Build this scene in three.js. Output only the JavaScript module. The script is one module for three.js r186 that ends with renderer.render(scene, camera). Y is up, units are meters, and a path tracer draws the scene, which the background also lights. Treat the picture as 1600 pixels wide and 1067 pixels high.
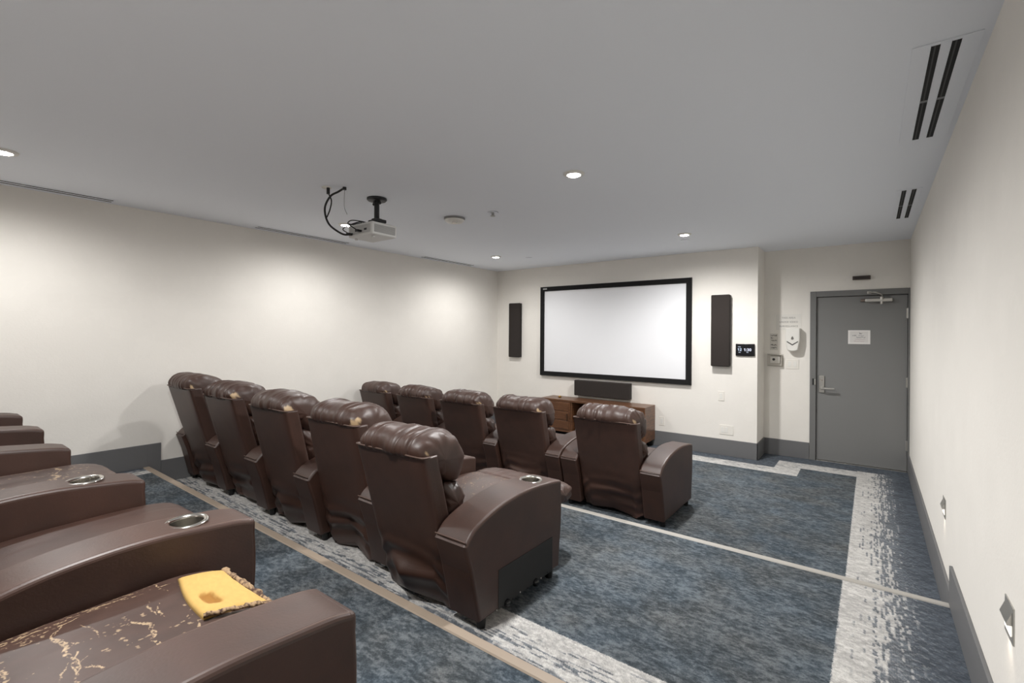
import * as THREE from 'three';
import { RoundedBoxGeometry } from 'three/addons/geometries/RoundedBoxGeometry.js';
import { mergeGeometries } from 'three/addons/utils/BufferGeometryUtils.js';
import { Brush, Evaluator, SUBTRACTION } from 'three-bvh-csg';

// ---------------------------------------------------------------- camera, light, exposure
const scene = new THREE.Scene();
scene.background = new THREE.Color(0x000000);
const renderer = new THREE.WebGLRenderer({ antialias: true });
renderer.toneMapping = THREE.LinearToneMapping;
renderer.toneMappingExposure = 0.88;
renderer.shadowMap.enabled = true;

const FOCAL = 741.6, W = 1600, H = 1067, HORIZON = 522.73;
const camera = new THREE.PerspectiveCamera(2 * Math.atan(H / 2 / FOCAL) * 180 / Math.PI, W / H, 0.05, 60);
camera.position.set(0, 1.52, 0);
camera.rotation.order = 'YXZ';
camera.rotation.set(0, 0.64912, 0.006787);
camera.setViewOffset(W, H, 0, H / 2 - HORIZON, W, H);
camera.updateProjectionMatrix();
scene.add(camera);

const LAMP_RIGHT = 20, LAMP_LEFT = 8.5;    // candela of the downlights on the aisle circuit and on the dimmer left circuit
const LAMP_COLOR = new THREE.Color(1.0, 0.988, 0.972);

// ---------------------------------------------------------------- measures of the room (metres)
const XL = -5.22, XR = 0.338, ZF = -6.46, ZD = -6.92, ZB = 1.05, CEIL = 2.621, XRECESS = -1.12;
const S1 = 0.1345, S2 = 0.299, Z1 = -3.333, Z2 = -1.432, BB = 0.206;

// ---------------------------------------------------------------- noise and helpers
function rng(seed) { let a = seed >>> 0; return () => { a = (a + 0x6D2B79F5) >>> 0; let t = a; t = Math.imul(t ^ (t >>> 15), t | 1); t ^= t + Math.imul(t ^ (t >>> 7), t | 61); return ((t ^ (t >>> 14)) >>> 0) / 4294967296; }; }
function hash2(i, j, s = 0) { let h = Math.imul(i | 0, 374761393) ^ Math.imul(j | 0, 668265263) ^ Math.imul(s | 0, 2147483647 - 1234); h = Math.imul(h ^ (h >>> 13), 1274126177); h ^= h >>> 16; return (h >>> 0) / 4294967296; }
function vnoise(x, y, s = 0) {
  const i = Math.floor(x), j = Math.floor(y); let u = x - i, v = y - j; u = u * u * (3 - 2 * u); v = v * v * (3 - 2 * v);
  const a = hash2(i, j, s), b = hash2(i + 1, j, s), c = hash2(i, j + 1, s), d = hash2(i + 1, j + 1, s);
  return a + (b - a) * u + (c - a) * v + (a - b - c + d) * u * v;
}
function fbm(x, y, o = 3, s = 0) { let f = 0, a = .5, n = 0; for (let k = 0; k < o; k++) { f += a * vnoise(x, y, s + k * 17); n += a; a *= .5; x = x * 2.03 + 5.1; y = y * 2.03 + 3.7; } return f / n; }
const smooth = (a, b, x) => { const t = Math.min(1, Math.max(0, (x - a) / (b - a))); return t * t * (3 - 2 * t); };
const lerp = (a, b, t) => a + (b - a) * t;

function dataTex(w, h, fn, srgb = true) {
  const d = new Uint8Array(w * h * 4);
  for (let j = 0; j < h; j++) for (let i = 0; i < w; i++) { const c = fn(i, j), k = (j * w + i) * 4; d[k] = c[0]; d[k + 1] = c[1]; d[k + 2] = c[2]; d[k + 3] = 255; }
  const t = new THREE.DataTexture(d, w, h, THREE.RGBAFormat);
  t.wrapS = t.wrapT = THREE.RepeatWrapping; t.magFilter = THREE.LinearFilter; t.minFilter = THREE.LinearMipmapLinearFilter; t.generateMipmaps = true;
  if (srgb) t.colorSpace = THREE.SRGBColorSpace;
  t.needsUpdate = true; return t;
}
function tileNoise(n, cells, oct, seed) {   // seamless height tile
  return (i, j) => { let f = 0, a = .5, c = cells, tot = 0; for (let o = 0; o < oct; o++) { const x = i / n * c, y = j / n * c, xi = Math.floor(x), yi = Math.floor(y); let u = x - xi, v = y - yi; u = u * u * (3 - 2 * u); v = v * v * (3 - 2 * v); const h = (p, q) => hash2(((p % c) + c) % c, ((q % c) + c) % c, seed + o * 31); const A = h(xi, yi), B = h(xi + 1, yi), C = h(xi, yi + 1), D = h(xi + 1, yi + 1); f += a * (A + (B - A) * u + (C - A) * v + (A - B - C + D) * u * v); tot += a; a *= .55; c *= 2; } return f / tot; };
}
const names = new Map();
function numbered(n) { const k = names.get(n) || 0; names.set(n, k + 1); return k ? `${n}_${String(k).padStart(3, '0')}` : n; }
function mesh(name, geo, mat, parent) { const m = new THREE.Mesh(geo, mat); m.name = name; m.castShadow = m.receiveShadow = true; if (parent) parent.add(m); return m; }
function thing(name, label, category, pos = [0, 0, 0], group) {
  const o = new THREE.Group(); o.name = numbered(name); o.position.set(...pos); o.userData = { label, category }; if (group) o.userData.group = group; scene.add(o); return o;
}
function struct(name, geo, mat, label) { const m = mesh(name, geo, mat, scene); m.userData.kind = 'structure'; if (label) m.userData.label = label; return m; }
function structGroup(name, label, pos = [0, 0, 0]) { const o = new THREE.Group(); o.name = name; o.position.set(...pos); o.userData = { kind: 'structure', label }; scene.add(o); return o; }
function box(x0, x1, y0, y1, z0, z1) { const g = new THREE.BoxGeometry(x1 - x0, y1 - y0, z1 - z0); g.translate((x0 + x1) / 2, (y0 + y1) / 2, (z0 + z1) / 2); return g; }
function rbox(x0, x1, y0, y1, z0, z1, r = .004, s = 2) { const g = new RoundedBoxGeometry(x1 - x0, y1 - y0, z1 - z0, s, Math.min(r, (x1 - x0) * .49, (y1 - y0) * .49, (z1 - z0) * .49)); g.translate((x0 + x1) / 2, (y0 + y1) / 2, (z0 + z1) / 2); return g; }
function cyl(r, h, x, y, z, seg = 24, axis = 'y', r2 = r) { const g = new THREE.CylinderGeometry(r2, r, h, seg); if (axis === 'x') g.rotateZ(Math.PI / 2); if (axis === 'z') g.rotateX(Math.PI / 2); g.translate(x, y, z); return g; }
const flat = g => { const q = g.index ? g.toNonIndexed() : g; return q; };
const merge = list => mergeGeometries(list.map(flat));
function tube(pts, r, seg = 40, rad = 8) { return new THREE.TubeGeometry(new THREE.CatmullRomCurve3(pts.map(p => new THREE.Vector3(...p))), seg, r, rad); }
function uvXZ(g) { const p = g.attributes.position, u = g.attributes.uv; for (let i = 0; i < p.count; i++) u.setXY(i, p.getX(i), p.getZ(i)); return g; }

// ---------------------------------------------------------------- materials
const std = (hex, rough = .6, o = {}) => new THREE.MeshStandardMaterial({ color: hex, roughness: rough, ...o });
const peel = dataTex(256, 256, (() => { const f = tileNoise(256, 32, 3, 3); return (i, j) => { const v = f(i, j) * 255; return [v, v, v]; }; })(), false);
const peelW = peel.clone(); peelW.repeat.set(3, 3); peelW.needsUpdate = true;
const wallTint = dataTex(512, 512, (() => { const f = tileNoise(512, 5, 4, 8); return (i, j) => { const v = (f(i, j) - .5) * 5; return [241 + v, 237 + v, 230 + v]; }; })());
const wallMat = new THREE.MeshStandardMaterial({ map: wallTint, roughness: .85, bumpMap: peelW, bumpScale: .0004 });
const ceilMat = new THREE.MeshStandardMaterial({ color: 0xf4f8ff, roughness: .9, bumpMap: peelW, bumpScale: .0004 });
const bbMat = std(0x6d6d6e, .55);
const doorMat = std(0x7f7f7e, .5), frameMat = std(0x757574, .5);
const steel = std(0xc4c2bd, .32, { metalness: .9 }), chrome = std(0xd8d5cf, .18, { metalness: 1 });
const black = std(0x121212, .6), blackGloss = std(0x0d0e10, .2), velvet = std(0x0c0b0c, .9);
const white = std(0xeceae4, .5), plateWhite = std(0xefebe3, .5);

// leather
const grain = dataTex(512, 512, (() => { const f = tileNoise(512, 64, 3, 21), g = tileNoise(512, 9, 3, 22); return (i, j) => { const v = (f(i, j) * .6 + g(i, j) * .4) * 255; return [v, v, v]; }; })(), false);
grain.repeat.set(3, 3);
const hideTint = dataTex(512, 512, (() => { const f = tileNoise(512, 6, 5, 41); return (i, j) => { const v = .82 + f(i, j) * .36; return [Math.min(255, 64 * v), Math.min(255, 43 * v), Math.min(255, 35 * v)]; }; })());
hideTint.repeat.set(1.3, 1.3);
const leatherOpt = { roughness: .47, bumpMap: grain, bumpScale: .0004, specularIntensity: 1, clearcoat: .2, clearcoatRoughness: .42 };
const leather = new THREE.MeshPhysicalMaterial({ map: hideTint, ...leatherOpt });
const leatherWorn = new THREE.MeshPhysicalMaterial({ color: 0xffffff, vertexColors: true, ...leatherOpt });
const leatherDark = std(0x262626, .75, { bumpMap: grain, bumpScale: .0005 });
const HIDE = new THREE.Color(0x412c24), CREAM = new THREE.Color(0xb99f7c), RAW = new THREE.Color(0x9c8263);
function peelTex(seed, strokes, along) {       // cracked and peeled hide: pale backing shows through the cracks
  const n = 512, m = new Float32Array(n * n), r = rng(seed);
  for (let k = 0; k < strokes.length; k++) {
    const [x0, y0, x1, y1, wd, bend] = strokes[k];
    const N = 220;
    for (let s = 0; s <= N; s++) {
      const t = s / N, nx = -(y1 - y0), ny = x1 - x0;
      const b = bend * Math.sin(t * Math.PI) + (fbm(t * 5, k * 3.7, 2, seed) - .5) * .16;
      const cx = (lerp(x0, x1, t) + nx * b) * n, cy = (lerp(y0, y1, t) + ny * b) * n;
      const w = wd * n * (.15 + Math.sin(t * Math.PI)) * (.25 + 1.3 * fbm(t * 16, k * 9.1, 2, seed + 5));
      for (let j = -Math.ceil(w) - 1; j <= w + 1; j++) for (let i = -Math.ceil(w) - 1; i <= w + 1; i++) {
        if (i * i + j * j > w * w) continue; const px = Math.round(cx + i), py = Math.round(cy + j);
        if (px < 0 || py < 0 || px >= n || py >= n) continue; m[py * n + px] = 1;
      }
    }
  }
  return dataTex(n, n, (i, j) => {
    let c = m[j * n + i] * smooth(.38, .56, fbm(i / 7, j / 4, 3, seed + 9));
    const sp = fbm(i / 9, j / 9, 3, seed + 2) > .735 && fbm(i / 60, j / 60, 2, seed + 4) > .5 ? .8 : 0; c = Math.max(c, sp);
    const v = .85 + fbm(i / 40, j / 40, 4, seed) * .3, g = .8 + fbm(i / 4, j / 4, 2, seed + 3) * .4;
    return [lerp(66 * v, 156 * g, c), lerp(47 * v, 134 * g, c), lerp(40 * v, 106 * g, c)].map(q => Math.min(255, q));
  });
}

// ---------------------------------------------------------------- carpet
function mottle(X, Z, s) {
  const a = fbm(X * 11, Z * 19, 3, s), b = fbm(X * 46, Z * 85, 3, s + 60), c = vnoise(X * 300, Z * 300, s + 7);
  const big = fbm(X * 2.2, Z * 2.2, 2, s + 90);
  return smooth(.2, .8, a * .3 + b * .6 + big * .1 + (c - .5) * .26);
}
function navy(X, Z, s) {
  const t = mottle(X, Z, s), hue = fbm(X * 6, Z * 6, 2, s + 33) - .5;
  return [lerp(42, 104, t) + hue * 9, lerp(50, 110, t), lerp(56, 115, t) - hue * 9];
}
// d: 0 at the inner, pale edge of the border, 1 at its dark outer edge; a across the threads, b along them
function border(d, a, b, X, Z, s, full) {
  const PW = .0085, col = Math.floor(a / PW), fa = a / PW - col;
  const off = hash2(col, 5, s) * 7, len = .018 + hash2(col, 9, s) * .07, q = b / len + off, cell = Math.floor(q), fq = q - cell;
  const h = hash2(col, cell, s + 3) * .62 + hash2(col, 77, s) * .38, n = fbm(X * 9, Z * 9, 3, s + 4) - .5;
  const p = smooth(.05, .82, d + n * .25) * full;
  let dark = smooth(p + .12, p - .05, h);
  if (fq < .18) dark *= .55; if (fa < .22) dark = dark * .6 + p * .2;
  const m = mottle(X, Z, s + 11), g = (vnoise(X * 330, Z * 330, s) - .5) * 26, wash = smooth(.35, .95, d) * .45;
  const L = [186 + (m - .5) * 50 + g, 184 + (m - .5) * 50 + g, 181 + (m - .5) * 48 + g], K = [56 + m * 34, 62 + m * 36, 70 + m * 38];
  return [0, 1, 2].map(i => lerp(L[i], K[i], Math.min(1, dark * .8 + wash * p)));
}
function carpet(x0, x1, z0, z1, pick, seed) {
  const n = 2048, h = Math.round(n * (z1 - z0) / (x1 - x0));
  const t = dataTex(n, h, (i, j) => {
    const X = x0 + (i + .5) / n * (x1 - x0), Z = z0 + (j + .5) / h * (z1 - z0), e = (hash2(i, j, 4) - .5) * .006;
    const c = pick(X + e, Z + e);
    return (c || navy(X, Z, seed)).map(v => Math.max(0, Math.min(255, v)));
  });
  t.wrapS = t.wrapT = THREE.ClampToEdgeWrapping;
  return new THREE.MeshStandardMaterial({ map: t, roughness: .95, bumpMap: carpetBump, bumpScale: .003 });
}
const carpetBump = dataTex(256, 256, (() => { const f = tileNoise(256, 64, 2, 77); return (i, j) => { const v = f(i, j) * 255; return [v, v, v]; }; })(), false);
carpetBump.repeat.set(10, 7);
function slab(x0, x1, y0, y1, z0, z1) {      // box whose top carries the carpet drawing
  const g = box(x0, x1, y0, y1, z0, z1), p = g.attributes.position, u = g.attributes.uv;
  for (let i = 0; i < p.count; i++) u.setXY(i, (p.getX(i) - x0) / (x1 - x0), (p.getZ(i) - z0) / (z1 - z0));
  return g;
}
const XBR = -.127, XBL = -4.98;
const sideBorder = (X, Z, s) => X > XBR ? border((X - XBR) / (XR - XBR), X, Z, X, Z, s, 1) : X < XBL ? border((XBL - X) / (XBL - XL) * .9, X, Z, X, Z, s + 1, .95) : null;
const frontCarpet = carpet(XL, XR, ZD, Z1, (X, Z) => {
  if (X > XBR) return Z < -6.66 ? border(1, Z, X, X, Z, 9, 1) : border((X - XBR) / (XR - XBR), X, Z, X, Z, 9, 1);
  const jog = X > -.645, jogOut = X > -.90;
  const zin = jog ? -6.375 : -5.985, zout = jogOut ? -6.63 : -6.24;
  if (Z < zin) return Z < zout ? border(1, Z, X, X, Z, 12, 1) : border(.12 + .2 * (zin - Z) / (zin - zout), Z, X, X, Z, 13, 1);
  if (X < XBL) return border((XBL - X) / (XBL - XL) * .9, X, Z, X, Z, 14, .95);
  return null;
}, 100);
const midCarpet = carpet(XL, XR, Z1, Z2, (X, Z) => {
  const sb = sideBorder(X, Z, 20);
  if (X > XBR) return sb;
  if (Z > -1.89) return border(.04 + .82 * (Z + 1.89) / (.458), Z, X * .55, X, Z, 24, .9);
  return sb;
}, 200);
const backCarpet = carpet(XL, XR, Z2, ZB, (X, Z) => sideBorder(X, Z, 30), 300);

// ---------------------------------------------------------------- room shell
struct('floor', slab(XL - .15, XR + .15, -.15, 0, ZD - .15, Z1 + .02), frontCarpet, 'patterned slate blue carpet on the lowest level before the screen');
{ // the uv of the lowest level covers exactly XL..XR, ZD..Z1
  const f = scene.getObjectByName('floor'), p = f.geometry.attributes.position, u = f.geometry.attributes.uv;
  for (let i = 0; i < p.count; i++) u.setXY(i, (p.getX(i) - XL) / (XR - XL), (p.getZ(i) - ZD) / (Z1 - ZD));
}
struct('floor_001', slab(XL, XR, -.15, S1, Z1, Z2), midCarpet, 'slate blue carpeted platform under the middle row of recliners');
struct('floor_002', slab(XL, XR, -.15, S2, Z2, ZB), backCarpet, 'slate blue carpeted top platform at the back of the room');
struct('ceiling', box(XL - .15, XR + .15, CEIL, CEIL + .15, ZD - .15, ZB + .15), ceilMat, 'smooth white painted ceiling with recessed downlights');
function wallUV(g) { const p = g.attributes.position, n = g.attributes.normal, u = g.attributes.uv; for (let i = 0; i < p.count; i++) Math.abs(n.getX(i)) > .5 ? u.setXY(i, p.getZ(i), p.getY(i)) : Math.abs(n.getZ(i)) > .5 ? u.setXY(i, p.getX(i), p.getY(i)) : u.setXY(i, p.getX(i), p.getZ(i)); return g; }
struct('wall_left', wallUV(box(XL - .15, XL, 0, CEIL, ZF - .3, ZB)), wallMat, 'long cream wall on the left of the seating');
struct('wall_right', wallUV(box(XR, XR + .15, 0, CEIL, ZD - .15, ZB)), wallMat, 'cream wall on the right of the aisle');
struct('wall_front', wallUV(box(XL, XRECESS, 0, CEIL, ZD - .15, ZF)), wallMat, 'cream wall that carries the projection screen');
struct('wall_back', wallUV(box(XL - .15, XR + .15, 0, CEIL, ZB, ZB + .15)), wallMat);
const DX0 = -.545, DX1 = .318, DTOP = 2.003;      // door leaf
{
  const gs = [box(XRECESS, DX0 - .03, 0, CEIL, ZD - .15, ZD), box(DX1 + .015, XR, 0, CEIL, ZD - .15, ZD), box(DX0 - .03, DX1 + .015, DTOP + .03, CEIL, ZD - .15, ZD)].map(wallUV);
  struct('wall_door', merge(gs), wallMat, 'cream wall around the grey door in the recess');
}
// baseboards: a strip on each level and a taller return at each step
const T = .014;
function bbStrip(x0, x1, y0, y1, z0, z1) { return rbox(x0, x1, y0, y1, z0, z1, .003); }
struct('baseboard_right', merge([bbStrip(XR - T, XR, 0, BB, ZD, Z1), bbStrip(XR - T, XR, S1, S1 + BB, Z1 - .0, Z2), bbStrip(XR - T, XR, S2, S2 + BB, Z2, ZB)]), bbMat, 'grey baseboard stepping up along the right wall');
struct('baseboard_left', merge([bbStrip(XL, XL + T, 0, BB, ZF, Z1 - .16), bbStrip(XL, XL + T, 0, S1 + BB, Z1 - .16, Z1), bbStrip(XL, XL + T, S1, S1 + BB, Z1, Z2 - .1), bbStrip(XL, XL + T, S1, S2 + BB, Z2 - .1, Z2), bbStrip(XL, XL + T, S2, S2 + BB, Z2, ZB)]), bbMat, 'grey baseboard stepping up along the left wall');
struct('baseboard_front', merge([bbStrip(XL, XRECESS + T, 0, BB, ZF, ZF + T), bbStrip(XRECESS, XRECESS + T, 0, BB, ZD, ZF + T)]), bbMat, 'grey baseboard below the screen wall');
struct('baseboard_door', bbStrip(XRECESS, DX0 - .07, 0, BB, ZD, ZD + T), bbMat, 'grey baseboard left of the door');
// stair nosings
const nosingA = std(0xaeaaa3, .45), nosingB = std(0xa09181, .5);
function nosing(name, x0, x1, y, z, m, label) { const s = new THREE.Shape(); s.moveTo(-.012, -.03); s.lineTo(-.012, .002); s.quadraticCurveTo(-.012, .006, -.006, .006); s.lineTo(.031, .006); s.lineTo(.036, .0005); s.lineTo(0, .0005); s.lineTo(0, -.03); const g = new THREE.ExtrudeGeometry(s, { depth: x1 - x0, bevelEnabled: false }); g.applyMatrix4(new THREE.Matrix4().makeBasis(new THREE.Vector3(0, 0, 1), new THREE.Vector3(0, 1, 0), new THREE.Vector3(-1, 0, 0))); g.translate(x1, y, z); return struct(name, g, m, label); }
nosing('trim_1', XL + T, XR - T, S1, Z1, nosingA, 'pale stair nosing strip behind the front row');
nosing('trim_2', XL + T, XR - T, S2, Z2, nosingB, 'tan stair nosing strip behind the middle row');

// ---------------------------------------------------------------- door
{
  const d = structGroup('door_1', 'flat grey door with steel lever and closer');
  const leaf = mesh('door_leaf', rbox(DX0, DX1, .012, DTOP, ZD - .06, ZD - .015, .003), doorMat, d);
  const fr = [rbox(-.612, DX0 - .003, 0, 2.075, ZD - .1, ZD + .018, .004), rbox(DX1 + .003, XR - .001, 0, 2.075, ZD - .1, ZD + .018, .004), rbox(DX0 - .003, DX1 + .003, DTOP + .004, 2.075, ZD - .1, ZD + .018, .004)];
  ['door_jamb', 'door_jamb', 'door_head'].forEach((n, i) => mesh(n, fr[i], frameMat, d));
  mesh('door_backing', box(DX0 - .03, DX1 + .012, 0, DTOP + .03, ZD - .15, ZD - .105), black, d);
  mesh('threshold', rbox(DX0, DX1, 0, .008, ZD - .08, ZD + .005, .002), steel, d);
  for (const y of [1.79, 1.01, .30]) { const h = mesh('hinge', rbox(DX1 - .012, DX1 + .014, y - .055, y + .055, ZD - .016, ZD - .010, .002), steel, d); mesh('hinge_pin', cyl(.007, .115, DX1 + .002, y, ZD - .004, 12), steel, h); }
  const lk = mesh('lock_plate', rbox(-.518, -.462, .835, 1.045, ZD - .016, ZD + .004, .006), steel, d);
  mesh('lever', merge([cyl(.013, .055, -.489, .893, ZD + .028, 16, 'z'), rbox(-.502, -.355, .881, .905, ZD + .045, ZD + .062, .007)]), steel, lk);
  mesh('keyhole', cyl(.011, .006, -.489, .99, ZD + .006, 16, 'z'), chrome, lk);
  mesh('strike_plate', merge([rbox(-.566, -.549, .93, 1.0, ZD + .017, ZD + .022, .002)]), steel, d);
  mesh('strike_pocket', rbox(-.585, -.567, .925, 1.005, ZD + .0175, ZD + .0205, .001), black, d);
  const cl = mesh('door_closer', rbox(-.07, .185, 1.925, 1.968, ZD - .015, ZD + .045, .012), steel, d);
  mesh('closer_arm', merge([tube([[.085, 1.965, ZD + .02], [.086, 2.0, ZD + .045], [.03, 2.03, ZD + .09], [-.03, 2.035, ZD + .03]], .008, 24), cyl(.02, .03, .085, 1.965, ZD + .035, 16), cyl(.014, .03, .085, 1.915, ZD + .03, 16), rbox(-.05, -.01, 2.022, 2.05, ZD + .016, ZD + .035, .004)]), steel, cl);
  mesh('closer_end', cyl(.016, .04, -.09, 1.948, ZD + .008, 12, 'x'), std(0x8d7f76, .4, { metalness: .6 }), cl);
}
// notice taped to the door: handwriting too small to read
function canvasTex(w, h, draw) { const c = document.createElement('canvas'); c.width = w; c.height = h; const x = c.getContext('2d'); draw(x, w, h); const t = new THREE.CanvasTexture(c); t.colorSpace = THREE.SRGBColorSpace; return t; }
function scribble(x, x0, x1, y, amp, seed, lw, col) { const r = rng(seed); x.strokeStyle = col; x.lineWidth = lw; x.beginPath(); x.moveTo(x0, y); for (let q = x0; q < x1; q += amp * .55) x.lineTo(q + r() * amp * .3, y + (r() - .5) * amp * 2); x.stroke(); }
function sheet(name, label, cat, x0, x1, y0, y1, z, tex, rough = .7, t = .002, group) {
  const o = thing(name, label, cat, [(x0 + x1) / 2, (y0 + y1) / 2, z], group), w = x1 - x0, h = y1 - y0;
  mesh('backing', box(-w / 2, w / 2, -h / 2, h / 2, 0, t), white, o);
  const p = new THREE.PlaneGeometry(w, h); p.translate(0, 0, t + .0006); mesh('print', p, new THREE.MeshStandardMaterial({ map: tex, roughness: rough }), o); return o;
}
sheet('paper_notice', 'white handwritten paper notice taped to the grey door', 'notice', -.229, -.017, 1.436, 1.599, ZD - .0148, canvasTex(512, 384, (x, w, h) => {
  x.fillStyle = '#ece9e6'; x.fillRect(0, 0, w, h); x.fillStyle = '#dedbd8'; x.fillRect(46, 30, w - 96, h - 70);
  scribble(x, 265, 330, 90, 16, 1, 9, '#55555a'); scribble(x, 100, 190, 150, 18, 2, 7, '#4a4a50'); scribble(x, 240, 370, 150, 10, 3, 5, '#66666c'); scribble(x, 190, 400, 195, 16, 4, 7, '#55555a'); scribble(x, 160, 400, 250, 9, 5, 4, '#a58f92'); scribble(x, 140, 380, 305, 9, 6, 4, '#b59a9c');
}));
sheet('paper_notice', 'white printed surveillance notice on wall above the soap dispenser', 'notice', -.985, -.706, 1.60, 1.80, ZD + .0005, canvasTex(560, 400, (x, w, h) => {
  x.fillStyle = '#e9e6e0'; x.fillRect(0, 0, w, h); x.fillStyle = '#a9a6a2'; x.textAlign = 'center'; x.font = 'bold 62px sans-serif'; x.fillText('THIS AREA', w / 2, 110); x.fillText('UNDER VIDEO', w / 2, 215); x.font = 'bold 58px sans-serif'; x.fillText('SURVEILLANCE', w / 2, 320);
}));
// small lettered label above the thermostat
sheet('wall_label', 'small label with five dark lines on wall left of dispenser', 'label', -1.055, -.965, 1.345, 1.555, ZD + .0005, canvasTex(180, 400, (x, w, h) => {
  x.fillStyle = '#d2cec6'; x.fillRect(0, 0, w, h); const c = '#3c3a38';
  scribble(x, 20, 160, 46, 14, 11, 9, c); scribble(x, 30, 75, 105, 10, 12, 8, c); scribble(x, 35, 155, 170, 14, 13, 10, c); scribble(x, 20, 155, 275, 13, 14, 10, c); scribble(x, 30, 155, 345, 14, 15, 11, c);
}));
{ // dispenser
  const o = thing('sanitizer_dispenser', 'white wall mounted hand sanitizer dispenser left of the door', 'dispenser', [-.79, 1.475, ZD]);
  const s = new THREE.Shape(); s.moveTo(-.065, .135); s.quadraticCurveTo(0, .15, .065, .135); s.lineTo(.066, 0); s.lineTo(.045, -.115); s.quadraticCurveTo(0, -.135, -.045, -.115); s.lineTo(-.066, 0); s.closePath();
  mesh('housing', new THREE.ExtrudeGeometry(s, { depth: .085, bevelEnabled: true, bevelSize: .014, bevelThickness: .014, bevelSegments: 3, curveSegments: 10 }).translate(0, 0, .001 + .014), white, o);
  const lip = new THREE.Shape(); lip.moveTo(-.06, -.012); lip.lineTo(0, -.052); lip.lineTo(.06, -.012); lip.lineTo(.06, -.024); lip.lineTo(0, -.066); lip.lineTo(-.06, -.024); lip.closePath();
  mesh('push_gap', new THREE.ExtrudeGeometry(lip, { depth: .004, bevelEnabled: false }).translate(0, 0, .113), black, o);
  const drop = new THREE.Shape(); drop.moveTo(0, .05); drop.quadraticCurveTo(.018, .025, .014, .012); drop.quadraticCurveTo(0, -.002, -.014, .012); drop.quadraticCurveTo(-.018, .025, 0, .05);
  mesh('drop_emblem', new THREE.ExtrudeGeometry(drop, { depth: .003, bevelEnabled: false }).translate(0, 0, .113), std(0x77746f, .6), o);
}
{
  const o = thing('thermostat', 'pale boxed thermostat with clear cover below the wall label', 'thermostat', [-.985, 1.22, ZD]);
  mesh('back_plate', rbox(-.1, .085, -.085, .075, 0, .008, .003), std(0xd6d1c8, .5), o);
  mesh('body', rbox(-.06, .05, -.045, .045, .008, .03, .006), std(0xdedad2, .5), o);
  mesh('dial', cyl(.016, .01, -.02, .005, .034, 18, 'z'), std(0x3a3735, .5), o);
  mesh('guard', merge([rbox(-.085, .07, .06, .066, .008, .055, .002), rbox(-.085, .07, -.073, -.067, .008, .055, .002), rbox(.066, .072, -.07, .066, .008, .055, .002)]), std(0xb9b4ab, .3), o);
}
{
  const o = thing('switch_plate', 'white switch plate below the sanitizer dispenser', 'switch', [-.80, 1.17, ZD]);
  mesh('plate', rbox(-.07, .07, -.06, .06, 0, .006, .003), plateWhite, o); for (const x of [-.03, .03]) mesh('rocker', rbox(x - .017, x + .017, -.033, .033, .006, .01, .002), white, o);
}
{
  const o = thing('exit_sign', 'small dark brown bar mounted above the grey door', 'sign', [-.103, 2.213, ZD]);
  mesh('body', rbox(-.085, .085, -.022, .022, 0, .045, .004), std(0x4a3f3a, .5), o); mesh('lens', rbox(-.07, .07, -.012, .012, .0445, .047, .002), std(0x2f2825, .35), o);
}
// ---------------------------------------------------------------- screen wall
{
  const x0 = -4.295, x1 = -1.905, y0 = .868, y1 = 2.29, f = .066;
  const o = thing('projection_screen', 'wide white projection screen in a black velvet frame', 'screen', [(x0 + x1) / 2, (y0 + y1) / 2, ZF]);
  const w = (x1 - x0) / 2, h = (y1 - y0) / 2;
  mesh('screen_surface', box(-w + f * .6, w - f * .6, -h + f * .6, h - f * .6, .012, .022), std(0xf2f3f6, .85), o);
  const bar = (a, b, c, d) => { const s = new THREE.Shape(); s.moveTo(...a); s.lineTo(...b); s.lineTo(...c); s.lineTo(...d); s.closePath(); return new THREE.ExtrudeGeometry(s, { depth: .036, bevelEnabled: true, bevelSize: .002, bevelThickness: .003, bevelSegments: 2 }).translate(0, 0, .004); };
  mesh('frame_bar', bar([-w, h], [-w + f, h - f], [w - f, h - f], [w, h]), velvet, o); mesh('frame_bar', bar([-w, -h], [w, -h], [w - f, -h + f], [-w + f, -h + f]), velvet, o);
  mesh('frame_bar', bar([-w, -h], [-w + f, -h + f], [-w + f, h - f], [-w, h]), velvet, o); mesh('frame_bar', bar([w, -h], [w, h], [w - f, h - f], [w - f, -h + f]), velvet, o);
  mesh('maker_plate', rbox(-w + .05, -w + .125, h - .043, h - .022, .043, .046, .001), std(0xb9b9b9, .5), o);
}
const cloth = std(0x302a27, .95, { bumpMap: carpetBump, bumpScale: .001 });
function speaker(label, x0, x1, y0, y1, d) {
  const o = thing('wall_speaker', label, 'speaker', [(x0 + x1) / 2, (y0 + y1) / 2, ZF]), w = (x1 - x0) / 2, h = (y1 - y0) / 2;
  mesh('cabinet', rbox(-w + .004, w - .004, -h + .004, h - .004, 0, d * .55, .005), std(0x201c1a, .7), o);
  mesh('grille', rbox(-w, w, -h, h, d * .5, d, .014, 3), cloth, o);
}
speaker('tall slim brown speaker left of the projection screen', -4.925, -4.69, 1.14, 2.05, .07);
speaker('tall slim brown speaker right of the projection screen', -1.645, -1.42, 1.135, 2.043, .09);
speaker('wide brown centre speaker between the screen and the wooden console', -3.63, -2.735, .60, .835, .1);
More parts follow.
